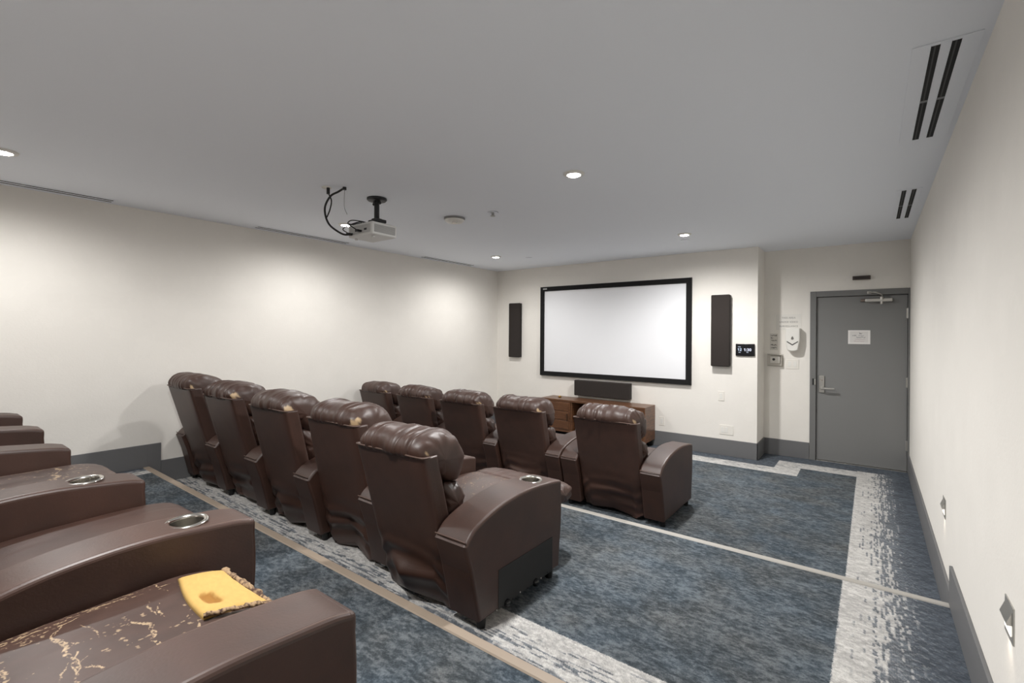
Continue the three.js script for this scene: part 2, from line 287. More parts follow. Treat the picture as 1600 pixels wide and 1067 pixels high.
{
  const o = thing('wall_clock', 'black wall display showing date and time', 'clock', [-1.256, 1.349, ZF]);
  mesh('case', rbox(-.108, .108, -.076, .076, 0, .022, .006), blackGloss, o);
  const p = new THREE.PlaneGeometry(.196, .132); p.translate(0, 0, .0226);
  const t = canvasTex(512, 344, (x, w, h) => { x.fillStyle = '#0a0c10'; x.fillRect(0, 0, w, h); x.fillStyle = '#b9c9de'; x.font = 'bold 118px sans-serif'; x.fillText('12', 30, 205); x.fillStyle = '#d3d9ea'; x.font = 'bold 120px sans-serif'; x.fillText('1:30', 215, 208); x.fillStyle = '#8f98a6'; x.fillRect(45, 62, 84, 24); x.fillRect(62, 240, 66, 24); x.fillRect(300, 236, 60, 26); });
  mesh('display', p, new THREE.MeshStandardMaterial({ map: t, emissiveMap: t, emissive: 0xffffff, emissiveIntensity: .35, roughness: .2 }), o);
}
function outlet(label, x, y, gangs) {
  const o = thing('wall_outlet', label, 'outlet', [x, y, ZF]), w = .038 + .023 * (gangs - 1) * 2;
  mesh('plate', rbox(-w, w, -.06, .06, 0, .006, .003), plateWhite, o);
  for (let k = 0; k < gangs; k++) mesh('receptacle', rbox(-w + .018 + k * .046 + .003, -w + .018 + k * .046 + .037, -.034, .034, .006, .009, .002), white, o);
}
outlet('white single outlet just right of the wooden console', -2.30, .345, 1);
outlet('white wall plate higher up under the right speaker', -1.536, .754, 1);
outlet('white double outlet low on the wall near the recess corner', -1.47, .327, 2);

// ---------------------------------------------------------------- console
{
  const wt = dataTex(512, 256, (i, j) => { const g = fbm(i / 160, j / 5, 4, 70), r = .5 + .5 * Math.sin((j / 18 + fbm(i / 120, j / 50, 3, 71) * 7) * 2); const v = .62 + g * .45 + r * .18; return [Math.min(255, 106 * v), Math.min(255, 71 * v), Math.min(255, 48 * v)]; });
  const wood = new THREE.MeshPhysicalMaterial({ map: wt, roughness: .38, clearcoat: .2, clearcoatRoughness: .3 });
  const x0 = -4.05, x1 = -2.39, z0 = ZF + .017, z1 = ZF + .385, o = thing('media_console', 'long walnut media console with doors and open middle shelf', 'console', [(x0 + x1) / 2, 0, (z0 + z1) / 2]);
  const w = (x1 - x0) / 2, d = (z1 - z0) / 2;
  mesh('console_top', rbox(-w, w, .53, .56, -d, d, .004), wood, o);
  mesh('side_panel', rbox(w - .025, w, .085, .53, -d, d, .003), wood, o); mesh('side_panel', rbox(-w, -w + .025, .085, .53, -d, d, .003), wood, o);
  mesh('divider', rbox(-w + .52, -w + .545, .11, .53, -d, d - .01, .003), wood, o); mesh('divider', rbox(w - .545, w - .52, .11, .53, -d, d - .01, .003), wood, o);
  mesh('bottom_panel', rbox(-w + .025, w - .025, .085, .11, -d, d, .003), wood, o); mesh('back_panel', box(-w + .025, w - .025, .11, .53, -d, -d + .008), std(0x1c130d, .8), o);
  mesh('shelf', rbox(-w + .545, w - .545, .31, .33, -d + .01, d - .03, .003), wood, o);
  for (const s of [-1, 1]) { const a = s < 0 ? -w + .028 : w - .517, b = a + .489; const dr = mesh('door', rbox(a, b, .113, .527, d - .02, d - .002, .003), wood, o); for (let k = 0; k < 3; k++) mesh('door_slat', rbox(a + .02, b - .02, .13 + k * .132, .13 + k * .132 + .12, d - .004, d + .006, .004), wood, dr); mesh('handle', rbox(s < 0 ? b - .05 : a + .035, s < 0 ? b - .035 : a + .05, .25, .36, d + .004, d + .02, .004), std(0x3a2415, .5), dr); }
  for (const [a, b] of [[-1, -1], [1, -1], [-1, 1], [1, 1]]) mesh('leg', rbox(a * (w - .04) - .02, a * (w - .04) + .02, 0, .086, b * (d - .04) - .02, b * (d - .04) + .02, .004), std(0x16120f, .6), o);
  const c = thing('brass_trinket', 'small gold ornament on the left end of the console', 'ornament', [-3.83, .56, -6.28]);
  mesh('dish', new THREE.LatheGeometry([[0, 0], [.022, 0], [.03, .014], [.026, .014], [.018, .005], [0, .004]].map(p => new THREE.Vector2(...p)), 20), std(0xb08a3c, .35, { metalness: .7 }), c); mesh('knob', new THREE.SphereGeometry(.012, 14, 10).translate(0, .014, 0), std(0xc49a48, .35, { metalness: .7 }), c);
  const m = thing('media_box', 'little white box on the bottom shelf of the console', 'box', [-3.42, .11, -6.17]);
  mesh('case', rbox(-.05, .05, 0, .075, -.05, .05, .008), white, m); mesh('port_panel', rbox(-.035, .035, .015, .03, .05, .052, .0008), black, m);
}

// ---------------------------------------------------------------- ceiling fittings
function downlight(x, z, label) {
  const cd = x < -3 ? LAMP_LEFT : LAMP_RIGHT;
  const o = thing('downlight', label, 'ceiling light', [x, CEIL, z], 'round ceiling downlights');
  mesh('trim_ring', new THREE.LatheGeometry([[.046, -.012], [.05, -.014], [.07, -.008], [.073, -.001], [.073, 0], [.046, 0]].map(p => new THREE.Vector2(...p)), 40), white, o);
  const lens = new THREE.LatheGeometry([[0, -.021], [.02, -.02], [.036, -.0165], [.0465, -.011]].map(p => new THREE.Vector2(...p)), 32);
  mesh('lens', lens, new THREE.MeshStandardMaterial({ color: 0xffffff, emissive: 0xfff6ea, emissiveIntensity: 60, roughness: .5 }), o);
  const l = new THREE.SpotLight(LAMP_COLOR, cd, 0, 1.52, .5, 2); l.position.set(0, -.026, 0); l.target.position.set(0, -1, 0); l.castShadow = true; l.shadow.radius = 2.4; l.name = 'lamp_light'; l.target.name = 'lamp_target';
  o.add(l); o.add(l.target);
}
downlight(-1.627, -2.83, 'large bright downlight nearest the middle of the ceiling');
downlight(-1.627, -5.225, 'bright downlight in front of the right part of the screen');
downlight(-4.24, -5.2, 'bright downlight near the far left ceiling corner');
downlight(-4.24, -2.80, 'bright downlight directly behind the projector cable');
downlight(-4.24, -.424, 'bright downlight cut by the left edge of the photo');
downlight(-1.627, -.424, 'downlight above the back row');

function diffuser(x, z0, z1, label, wide) {
  const o = thing('slot_diffuser', label, 'air vent', [x, CEIL, (z0 + z1) / 2], 'linear slot diffusers'), L = (z1 - z0) / 2;
  const pw = wide ? .1 : .075, dark = std(0x101112, .8), y0 = -.004;
  for (const [a, b] of [[-pw, -.043], [-.016, .016], [.043, pw]]) mesh('rail', rbox(a, b, y0, 0, -L, L, .002), ceilMat, o);
  for (const s of [-1, 1]) { mesh('end_cap', rbox(-.043, -.016, y0, 0, s * L - (s > 0 ? .02 : 0), s * L + (s > 0 ? 0 : .02), .002), ceilMat, o); mesh('end_cap', rbox(.016, .043, y0, 0, s * L - (s > 0 ? .02 : 0), s * L + (s > 0 ? 0 : .02), .002), ceilMat, o); }
  for (const c of [-.0295, .0295]) { mesh('slot_back', box(c - .0134, c + .0134, -.0036, -.0005, -L + .02, L - .02), dark, o); mesh('deflector', rbox(c - .004, c + .001, -.0044, -.003, -L + .02, L - .02, .0006), std(0x2a2b2c, .5), o); mesh('clip', rbox(c - .0132, c + .0132, -.0046, -.003, -.012, .012, .0006), std(0x77797b, .5), o); }
}
diffuser(.215, -3.47, -2.36, 'slot air diffuser nearest the camera by the right wall', true);
diffuser(.215, -5.68, -4.58, 'slot air diffuser before the door by the right wall', false);
diffuser(-5.10, -1.165, -.06, 'slot air diffuser along left wall at the photo edge', false);
diffuser(-5.10, -3.41, -2.30, 'slot air diffuser along left wall left of projector', false);
diffuser(-5.10, -5.68, -4.59, 'slot air diffuser along left wall near the far corner', false);
{
  const o = thing('smoke_detector', 'round white smoke detector right of the projector', 'detector', [-3.16, CEIL, -3.25]);
  mesh('base', cyl(.1, .012, 0, -.006, 0, 40), std(0x8c8c8c, .5), o); mesh('dome', new THREE.LatheGeometry([[.0, -.052], [.04, -.05], [.075, -.042], [.092, -.026], [.094, -.012], [0, -.012]].map(p => new THREE.Vector2(...p)), 40), white, o);
  mesh('sensor', cyl(.022, .012, .02, -.054, .02, 20), plateWhite, o);
  const s = thing('sprinkler_head', 'small recessed sprinkler head right of the smoke detector', 'sprinkler', [-2.73, CEIL, -3.30]);
  mesh('escutcheon', new THREE.LatheGeometry([[.02, -.004], [.045, -.006], [.05, -.0005], [.02, -.0005]].map(p => new THREE.Vector2(...p)), 30), ceilMat, s); mesh('deflector', merge([cyl(.012, .03, 0, -.018, 0, 14), cyl(.022, .004, 0, -.034, 0, 18)]), std(0xa5a5a3, .4, { metalness: .5 }), s);
  const mk = (label, x, z) => { const c = thing('cover_plate', label, 'cover plate', [x, CEIL, z], 'flat ceiling cover plates'); mesh('disc', cyl(.045, .006, 0, -.004, 0, 32), ceilMat, c); mesh('gap_ring', cyl(.03, .002, 0, -.001, 0, 24), std(0x555555, .8), c); };
  mk('flat round cover plate right of the far ceiling downlight', -1.72, -5.55); mk('flat round cover plate near the far left ceiling corner', -3.92, -5.55);
}
// projector
{
  const o = thing('projector', 'white projector hung from the ceiling on a black pole', 'projector', [-3.22, CEIL, -2.41]);
  const mk = std(0x232425, .5), pw = std(0xdcdcda, .45);
  const mt = mesh('ceiling_flange', new THREE.LatheGeometry([[0, 0], [.078, 0], [.08, -.012], [.07, -.022], [.03, -.024], [0, -.024]].map(p => new THREE.Vector2(...p)), 36), mk, o);
  mesh('flange_bolts', merge([cyl(.012, .014, .035, -.042, 0, 12, 'x'), cyl(.012, .014, -.035, -.042, 0, 12, 'x'), cyl(.028, .02, 0, -.032, 0, 20)]), mk, mt);
  mesh('pole', cyl(.0205, .17, 0, -.105, 0, 20), mk, o);
  mesh('mount_bracket', merge([rbox(-.055, .07, -.205, -.178, -.045, .045, .006), rbox(-.03, .03, -.185, -.165, -.03, .03, .004), rbox(-.09, -.05, -.205, -.19, -.012, .012, .003)]), mk, o);
  const bx = -.14, bX = .17, by = -.335, bY = -.235, bz = -.07, bZ = .17;
  const bd = mesh('body', rbox(bx, bX, by, bY, bz, bZ, .012, 3), pw, o);
  mesh('side_vent', rbox(bX - .001, bX + .002, by + .02, bY - .02, bz + .02, bZ - .02, .001), std(0xa8a8a7, .7), bd);
  for (let k = 0; k < 7; k++) mesh('vent_fin', rbox(bX + .001, bX + .005, by + .024 + k * .008, by + .027 + k * .008, bz + .022, bZ - .022, .001), std(0xc2c2c0, .5), bd);
  mesh('port_panel', rbox(bx + .02, bX - .02, by + .018, bY - .018, bZ - .001, bZ + .002, .001), std(0xbdbdbb, .5), bd);
  for (const [x, y, w] of [[-.09, -.31, .03], [-.03, -.29, .025], [.03, -.30, .03], [.09, -.29, .03]]) mesh('port', rbox(x - w / 2, x + w / 2, y - .008, y + .008, bZ + .001, bZ + .005, .001), std(0x4a4a4a, .6), bd);
  mesh('lens', merge([cyl(.035, .03, .0, -.285, bz - .01, 24, 'z'), cyl(.028, .034, .0, -.285, bz - .012, 24, 'z')]), blackGloss, bd);
  mesh('adjust_foot', merge([cyl(.012, .015, .12, by - .006, .12, 12), cyl(.012, .015, -.1, by - .006, .12, 12)]), pw, bd);
  // cables hang on their own between the ceiling holes and the projector
  const c = thing('projector_cable', 'thick black cable looping from the ceiling to the projector', 'cable', [-3.22, CEIL, -2.41]);
  const cm = std(0x1b1b1c, .5);
  mesh('main_cable', tube([[.05, -.005, .33], [.0, -.03, .35], [-.07, -.055, .37], [-.12, -.13, .385], [-.13, -.2, .375], [-.115, -.265, .35], [-.085, -.31, .30], [-.085, -.325, .24], [-.09, -.312, .178]], .0075, 70), cm, c);
  mesh('second_cable', tube([[-.055, -.003, .40], [-.06, -.05, .39], [-.06, -.09, .37], [-.09, -.16, .365], [-.12, -.21, .37]], .005, 40), cm, c);
  mesh('ceiling_ferrule', cyl(.012, .05, -.055, -.025, .40, 14), cm, c); mesh('ceiling_ferrule', cyl(.014, .02, .05, -.01, .33, 14), cm, c);
  mesh('plug', merge([rbox(-.105, -.075, -.322, -.304, .173, .215, .004), rbox(.015, .045, -.31, -.292, .176, .215, .004)]), cm, c);
  const t2 = thing('projector_power_cord', 'thin black cord bundle coiled behind the projector mount', 'cable', [-3.22, CEIL, -2.41]);
  mesh('cord', merge([tube([[.03, -.30, .2], [.02, -.27, .26], [-.03, -.25, .22], [-.075, -.20, .1], [-.08, -.197, .03]], .0045, 40), tube([[-.085, -.197, .02], [-.13, -.215, .09], [-.16, -.21, .16], [-.14, -.19, .15], [-.1, -.187, .07], [-.085, -.195, .02]], .0045, 50), tube([[-.09, -.31, .2], [-.06, -.29, .27], [-.02, -.26, .24], [-.06, -.21, .1]], .004, 40)]), cm, t2);
  mesh('hanging_wire', tube([[.06, -.003, .335], [.055, -.1, .335], [.06, -.16, .335], [.085, -.21, .33]], .0016, 24, 6), std(0x6d6d6d, .6), t2);
  const pl = thing('ceiling_patch', 'small torn ceiling plate where the projector cable enters', 'plate', [-3.28, CEIL, -2.0]);
  mesh('plate', cyl(.035, .004, 0, -.002, 0, 24), white, pl); mesh('rim', new THREE.TorusGeometry(.034, .003, 8, 24).rotateX(Math.PI / 2).translate(0, -.004, 0), white, pl);
}
// step lights on the right wall
function stepLight(y, z, label) {
  const o = thing('step_light', label, 'step light', [XR, y, z], 'step lights on the right wall');
  mesh('plate', rbox(-.004, 0, -.055, .055, -.055, .055, .0015), steel, o);
  const s = new THREE.Shape(); s.moveTo(0, .04); s.lineTo(.013, .004); s.lineTo(.011, -.002); s.lineTo(0, .0); s.closePath();
  const g = new THREE.ExtrudeGeometry(s, { depth: .09, bevelEnabled: false }); g.rotateY(0); g.applyMatrix4(new THREE.Matrix4().makeBasis(new THREE.Vector3(-1, 0, 0), new THREE.Vector3(0, 1, 0), new THREE.Vector3(0, 0, -1))); g.translate(-.004, 0, .045); mesh('hood', g, steel, o);
  mesh('lens', rbox(-.0065, -.004, -.035, -.002, -.04, .04, .001), std(0xffffff, .4, { emissive: 0xfff2e0, emissiveIntensity: 1.2 }), o);
  const l = new THREE.SpotLight(0xfff0dd, .03, 0, .9, .8, 2); l.position.set(-.022, -.04, 0); l.target.position.set(-.06, -1, 0); l.castShadow = true; l.name = 'step_lamp'; l.target.name = 'step_target'; o.add(l); o.add(l.target);
}
stepLight(.545, -3.68, 'steel step light farther down the right wall');
stepLight(.668, -2.06, 'steel step light nearest the camera on right wall');

// ---------------------------------------------------------------- recliners
// closed pillow: prof is a closed side outline [z, y]; it is swept across the width and drawn in at both ends
function pillow(prof, w, o = {}) {
  const n = o.n || 44, m = o.m || 56, ex = o.ex || 5, root = o.root || 2.6, seed = o.seed || 1, r = rng(seed * 7919 + 3);
  const pts = new THREE.CatmullRomCurve3(prof.map(p => new THREE.Vector3(0, p[1], p[0])), true, 'centripetal').getSpacedPoints(n); pts.pop();
  let cz = 0, cy = 0; pts.forEach(p => { cz += p.z / n; cy += p.y / n; }); if (o.center) [cz, cy] = o.center;
  const cr = []; for (let k = 0; k < (o.creases || 0); k++) cr.push({ u: .1 + .8 * (k + .2 + .6 * r()) / o.creases, sl: (r() - .5) * .14, a: r(), wd: .25 + .3 * r(), d: (o.depth || .012) * (.4 + r()), s: .007 + .014 * r() });
  const pos = [], uv = [], col = [], idx = [];
  for (let i = 0; i <= m; i++) {
    const t0 = i / m * 2 - 1, t = Math.sign(t0) * Math.pow(Math.abs(t0), .72), s = Math.max(.015, Math.pow(Math.max(0, 1 - Math.pow(Math.abs(t), ex)), 1 / root));
    for (let j = 0; j < n; j++) {
      const p = pts[j], a = j / n; let dz = p.z - cz, dy = p.y - cy; const L = Math.hypot(dz, dy) || 1; const u = (t + 1) / 2; let off = 0;
      for (const c of cr) { let da = Math.abs(a - c.a); da = Math.min(da, 1 - da); const win = Math.exp(-Math.pow(da / c.wd, 2)); const q = (u - c.u - c.sl * (a - c.a)) / c.s; off -= c.d * win * Math.exp(-q * q); off += c.d * .45 * win * Math.exp(-Math.pow((Math.abs(q) - 2.6) / 1.6, 2)); }
      if (o.gather) { const e = smooth(.58, .95, Math.abs(t)); off += e * o.gather * (t < 0 ? .45 : 1) * (Math.sin(a * 44 + fbm(a * 9, t * 3, 2, seed) * 10) * .7 + (fbm(a * 26, t * 7, 2, seed + 4) - .5)); }
      if (o.lump) off += (fbm(u * 5, a * 6, 3, seed + 8) - .5) * o.lump;
      const k = s + off * Math.min(1, s * 1.5) / L;
      pos.push(t * w / 2, cy + dy * k, cz + dz * k);
      uv.push(o.planar ? u : u * w, o.planar ? (cz + dz * k - o.planar[0]) / (o.planar[1] - o.planar[0]) : a * n * pts[0].distanceTo(pts[1]));
      if (o.worn) { const wv = o.worn(t, cz + dz * k, cy + dy * k) * 1; const nn = fbm(t * 22 + seed, a * 40, 3, seed + 40); const q = smooth(.0, .06, wv - nn), g = .88 + .24 * fbm(t * 4, a * 7, 3, seed + 60); col.push(lerp(HIDE.r * g, CREAM.r, q), lerp(HIDE.g * g, CREAM.g, q), lerp(HIDE.b * g, CREAM.b, q)); }
    }
  }
  for (let i = 0; i < m; i++) for (let j = 0; j < n; j++) { const a = i * n + j, b = i * n + (j + 1) % n, c = a + n, d = b + n; idx.push(a, b, c, b, d, c); }
  for (const e of [0, m]) { const c = pos.length / 3; let q = [0, 0, 0]; for (let j = 0; j < n; j++) for (let k = 0; k < 3; k++) q[k] += pos[(e * n + j) * 3 + k] / n; pos.push(...q); uv.push(e ? 1 : 0, .5); if (o.worn) col.push(HIDE.r, HIDE.g, HIDE.b); for (let j = 0; j < n; j++) { const a = e * n + j, b = e * n + (j + 1) % n; e ? idx.push(a, b, c) : idx.push(b, a, c); } }
  const g = new THREE.BufferGeometry(); g.setAttribute('position', new THREE.Float32BufferAttribute(pos, 3)); g.setAttribute('uv', new THREE.Float32BufferAttribute(uv, 2)); if (o.worn) g.setAttribute('color', new THREE.Float32BufferAttribute(col, 3)); g.setIndex(idx);
  // outward winding
  g.computeVertexNormals(); const N = g.attributes.normal; let sgn = 0; for (let j = 0; j < n; j++) { const k = Math.floor(m / 2) * n + j; sgn += N.getY(k) * (pos[k * 3 + 1] - cy) + N.getZ(k) * (pos[k * 3 + 2] - cz); }
  if (sgn < 0) { for (let k = 0; k < idx.length; k += 3) { const q = idx[k]; idx[k] = idx[k + 1]; idx[k + 1] = q; } g.setIndex(idx); g.computeVertexNormals(); }
  return g;
}
// upholstered outside back: rounded slab lofted from the hem to the piping, loose and folded near the hem
function backShell(w, zt, yt, hem, seed) {
  const n = 84, m = 64, D = .105, pos = [], uv = [], idx = [], R = rng(seed), sx = R() - .3, sl0 = R() - .5;
  const folds = [...Array(6)].map(() => ({ u: (R() - .5) * .9, w: .13 + R() * .22, d: (R() - .42) * .13, y: .02 + R() * .16, sl: (R() - .5) * 1.6 }));
  for (let i = 0; i <= m; i++) {
    const v = i / m, y = lerp(.028, yt, v), zl = lerp(hem, zt, Math.pow(v, .92)), ww = w * lerp(.97, 1, v);
    for (let j = 0; j < n; j++) {
      const a = j / n * Math.PI * 2, ca = Math.cos(a), sa = Math.sin(a), e = .16;
      let x = Math.sign(ca) * Math.pow(Math.abs(ca), e) * ww / 2, q = Math.sign(sa) * Math.pow(Math.abs(sa), e * 1.8) * D / 2;
      const u = x / (ww / 2); let z = zl - D / 2 + q, yy = y, loose = Math.pow(1 - v, 2.2), sk = q > 0 ? 1 : .3;
      let f = 0; for (const c of folds) { const k = (u - c.u - c.sl * (y - c.y)) / c.w; f += c.d * Math.exp(-k * k) * Math.exp(-Math.pow((y - c.y) / .12, 2)); }
      f += (fbm(u * 2.5 + seed, y * 6, 3, seed) - .5) * .05 * loose + .014 * Math.sin(u * 1.5 + .3) * (1 - u * u) * (.3 + loose);
      const sag = (y + .07 * (u - sx) * (u - sx) + .05 * u * sl0) / .105 + fbm(u * 1.6, y * 4, 2, seed + 9) * 1.1;   // hide slumps in curved folds above the hem
      f += .017 * Math.sin(sag * Math.PI * 2) * Math.exp(-Math.pow((y - .17) / .105, 2)) * (.35 + .9 * fbm(u * 1.8 + 3, y * 3, 2, seed + 21)) * (1 - .5 * u * u);
      z += f * sk * smooth(1, .72, v);
      yy += (1 - v) * .02 * (fbm(u * 3 + seed * 3, 1, 2, seed) - .5) * 3 * loose;
      pos.push(x, Math.max(.006, yy), z); uv.push(x + (q > 0 ? 0 : 2), y);
    }
  }
  for (let i = 0; i < m; i++) for (let j = 0; j < n; j++) { const a = i * n + j, b = i * n + (j + 1) % n; idx.push(a, a + n, b, b, a + n, b + n); }
  for (const e of [0, m]) { const c = pos.length / 3; let q = [0, 0, 0]; for (let j = 0; j < n; j++) for (let k = 0; k < 3; k++) q[k] += pos[(e * n + j) * 3 + k] / n; pos.push(...q); uv.push(0, e ? yt : 0); for (let j = 0; j < n; j++) { const a = e * n + j, b = e * n + (j + 1) % n; e ? idx.push(c, b, a) : idx.push(a, b, c); } }
  const g = new THREE.BufferGeometry(); g.setAttribute('position', new THREE.Float32BufferAttribute(pos, 3)); g.setAttribute('uv', new THREE.Float32BufferAttribute(uv, 2)); g.setIndex(idx); g.computeVertexNormals(); return g;
}
const csg = new Evaluator(); csg.useGroups = false;
const ARM_TOP = [[.10, .452], [.03, .495], [-.06, .53], [-.17, .556], [-.30, .57], [-.43, .572], [-.56, .562], [-.66, .552], [-.705, .542]];
function armGeo(aw, cup) {
  const s = new THREE.Shape(), b = .016; s.moveTo(-.0 - b, .05 + b); s.lineTo(.055 - b, .3); s.lineTo(.098 - b, .445 - b);
  s.splineThru(ARM_TOP.slice(1).map(p => new THREE.Vector2(p[0], p[1] - b)).concat([]));
  s.quadraticCurveTo(-.725 + b, .53, -.722 + b, .49); s.quadraticCurveTo(-.735 + b, .33, -.712 + b, .2); s.lineTo(-.70 + b, .05 + b); s.closePath();
  let g = new THREE.ExtrudeGeometry(s, { depth: aw - 2 * b, bevelEnabled: true, bevelSize: b, bevelThickness: b, bevelSegments: 4, curveSegments: 22 });
  g.applyMatrix4(new THREE.Matrix4().makeBasis(new THREE.Vector3(0, 0, 1), new THREE.Vector3(0, 1, 0), new THREE.Vector3(-1, 0, 0))); g.translate(aw - b, 0, 0);
  if (cup !== undefined) { const A = new Brush(g), C = new Brush(new THREE.CylinderGeometry(.05, .05, .24, 40).translate(aw / 2, .54, cup)); A.updateMatrixWorld(); C.updateMatrixWorld(); const q = csg.evaluate(A, C, SUBTRACTION); g = q.geometry.clone(); g.clearGroups(); }
  return g;
}
const armTopAt = z => { for (let k = 0; k < ARM_TOP.length - 1; k++) if (z <= ARM_TOP[k][0] && z >= ARM_TOP[k + 1][0]) return lerp(ARM_TOP[k][1], ARM_TOP[k + 1][1], (z - ARM_TOP[k][0]) / (ARM_TOP[k + 1][0] - ARM_TOP[k][0])); return .55; };
const cupGeo = new THREE.LatheGeometry([[.0, -.085], [.043, -.085], [.048, -.078], [.049, -.004], [.053, .004], [.062, .006], [.067, .002], [.067, -.004], [.0515, -.006], [.0505, -.088], [0, -.088]].map(p => new THREE.Vector2(...p)), 44);
const footMat = std(0x0c0c0c, .5), pipeMat = std(0x57433a, .5);
const armCache = new Map();

function recliner(c) {
  const { x0, x1, y, z, zt = .17, yt = .815, hem = -.055, seed } = c, w = x1 - x0, cx = (x0 + x1) / 2;
  const o = thing('recliner', c.label, 'recliner', [cx, y, z], c.group); if (c.sy) o.scale.y = c.sy;
  const sf = c.sf || .03;                                  // how far the seat stands out past the arms
  const wear = (u, zz, yy) => { const d = Math.hypot((u - .95) * w / 2 * 1.0, (zz - zt + .03) * 1.2, (yy - yt - .01) * 1.2), e = Math.hypot((u + .97) * w / 2, zz - zt + .01, yy - yt); return Math.max(.86 - d * (c.wearK || 16), .72 - e * 26); };
  mesh('back_shell', backShell(w, zt, yt, hem, seed), leather, o);
  mesh('back_piping', tube([[-w / 2 + .004, yt - .004, zt - .05], [-w / 2 + .004, yt - .002, zt - .008], [-w / 2 + .03, yt, zt + .003], [0, yt + .001, zt + .004], [w / 2 - .03, yt, zt + .003], [w / 2 - .004, yt - .002, zt - .008], [w / 2 - .004, yt - .004, zt - .05]], .0045, 60, 6), pipeMat, o);
  const K = c.thin ? .62 : 1;
  const hp = [[.004, -.012], [.014, .032], [-.008, .072], [-.07, .102], [-.16, .104], [-.25, .075], [-.32, .012], [-.345, -.07], [-.325, -.145], [-.27, -.178], [-.19, -.16], [-.10, -.09], [-.05, -.03]].map(p => [zt + p[0] * K, yt + p[1]]);
  mesh('headrest', pillow(hp, w - .002, { ex: 6.5, root: 2.6, creases: 5, depth: .017, gather: .009, lump: .03, seed, worn: wear, center: [zt - .15, yt - .035], n: 60, m: 72 }), leatherWorn, o);
  const fz = zt - .1, lp = [[-.13, -.15], [-.2, -.155], [-.29, -.19], [-.32, -.27], [-.31, -.36], [-.25, -.41], [-.185, -.39], [-.145, -.27]].map(p => [zt - .02 + p[0] * K, yt + p[1]]);
  mesh('lumbar_cushion', pillow(lp, w - .006, { ex: 6, creases: 4, depth: .012, gather: .012, lump: .03, seed: seed + 50, n: 36, m: 44 }), leather, o);
  // seat, base, footrest
  const zf = -.70 - sf, st = c.seatY || .455, zbk = zt - .2;
  const sp = [[zbk, st - .03], [zbk - .1, st], [-.25, st + .012], [-.45, st + .018], [zf + .1, st + .016], [zf + .03, st - .006], [zf, st - .06], [zf + .012, st - .13], [zf + .06, st - .16], [-.35, st - .17], [zbk - .08, st - .16], [zbk, st - .12]];
  const seat = mesh('seat_cushion', pillow(sp, w - .004, { ex: 14, root: 3, creases: 3, depth: .005, lump: .012, seed: seed + 90, n: 64, m: 40, planar: c.seatMap ? [zf, zbk] : null }), c.seatMap ? new THREE.MeshPhysicalMaterial({ ...leatherOpt, bumpMap: null, map: c.seatMap }) : leather, o);
  const fp = [[zf + .055, st - .15], [zf + .012, st - .165], [zf + .0, st - .22], [zf + .01, st - .31], [zf + .035, st - .345], [zf + .085, st - .33], [zf + .09, st - .2]];
  mesh('footrest', pillow(fp, w - .01, { ex: 12, root: 3, creases: 4, depth: .006, lump: .012, seed: seed + 120, n: 30, m: 30 }), leather, o);
  mesh('base', rbox(-w / 2 + .01, w / 2 - .01, .05, .30, zf + .1, hem - .06, .01), leatherDark, o);
  const arm = (ax0, aw, side, cup) => {
    const key = aw.toFixed(3) + '|' + cup; if (!armCache.has(key)) armCache.set(key, armGeo(aw, cup));
    const g = mesh('armrest', armCache.get(key), leather, o); g.position.x = ax0;
    for (const e of [.012, aw - .012]) mesh('arm_piping', tube(ARM_TOP.map(p => [e, p[1] - .0045, p[0] - .004]).slice(1), .0042, 40, 6), pipeMat, g);
    mesh('back_seam', tube([[.006, .452, .094], [aw / 2, .455, .098], [aw - .006, .452, .094]], .0035, 12, 6), pipeMat, g);
    if (cup !== undefined) { const k = mesh('cup_holder', cupGeo, chrome, g); k.position.set(aw / 2, armTopAt(cup) + .001, cup); k.rotation.x = .03; k.userData.label = 'steel cup holder'; }
    for (const fz of [-.05, -.64]) mesh('foot', cyl(.02, .052, side > 0 ? aw - .035 : .035, .026, fz, 16, 'y', .024), footMat, g);
    return g;
  };
  const L = {};
  if (c.right) L.right = arm(w / 2, c.right, 1, c.cup);
  if (c.left) L.left = arm(-w / 2 - c.left, c.left, -1, undefined);
  for (const s of [-1, 1]) mesh('foot', cyl(.02, .052, s * (w / 2 - .05), .026, -.3, 14), footMat, o);
  return { o, seat, w, zf, zbk, ...L };
}
const GF = 'recliners of the front row', GM = 'recliners of the middle row', GB = 'recliners of the back row';
// front row, lowest level
const FZ = -3.70;
[[-5.06, -4.55, .185, .14, 'brown leather recliner at left end of front row near the left wall'],
 [-4.355, -3.83, .17, 0, 'second brown leather recliner from left in the front row'],
 [-3.65, -3.10, .17, 0, 'middle brown leather recliner of the front row'],
 [-2.92, -2.36, .155, 0, 'fourth front row recliner, just left of the separate end seat'],
 [-2.03, -1.465, .175, .165, 'brown recliner at right end of front row, before the wooden console']
].forEach(([a, b, r, l, label], i) => recliner({ x0: a, x1: b, y: 0, z: FZ, zt: .165, yt: .825, right: r, left: l, seed: 11 + i * 3, label, group: GF, wearK: i === 3 ? 13 : 19 }));
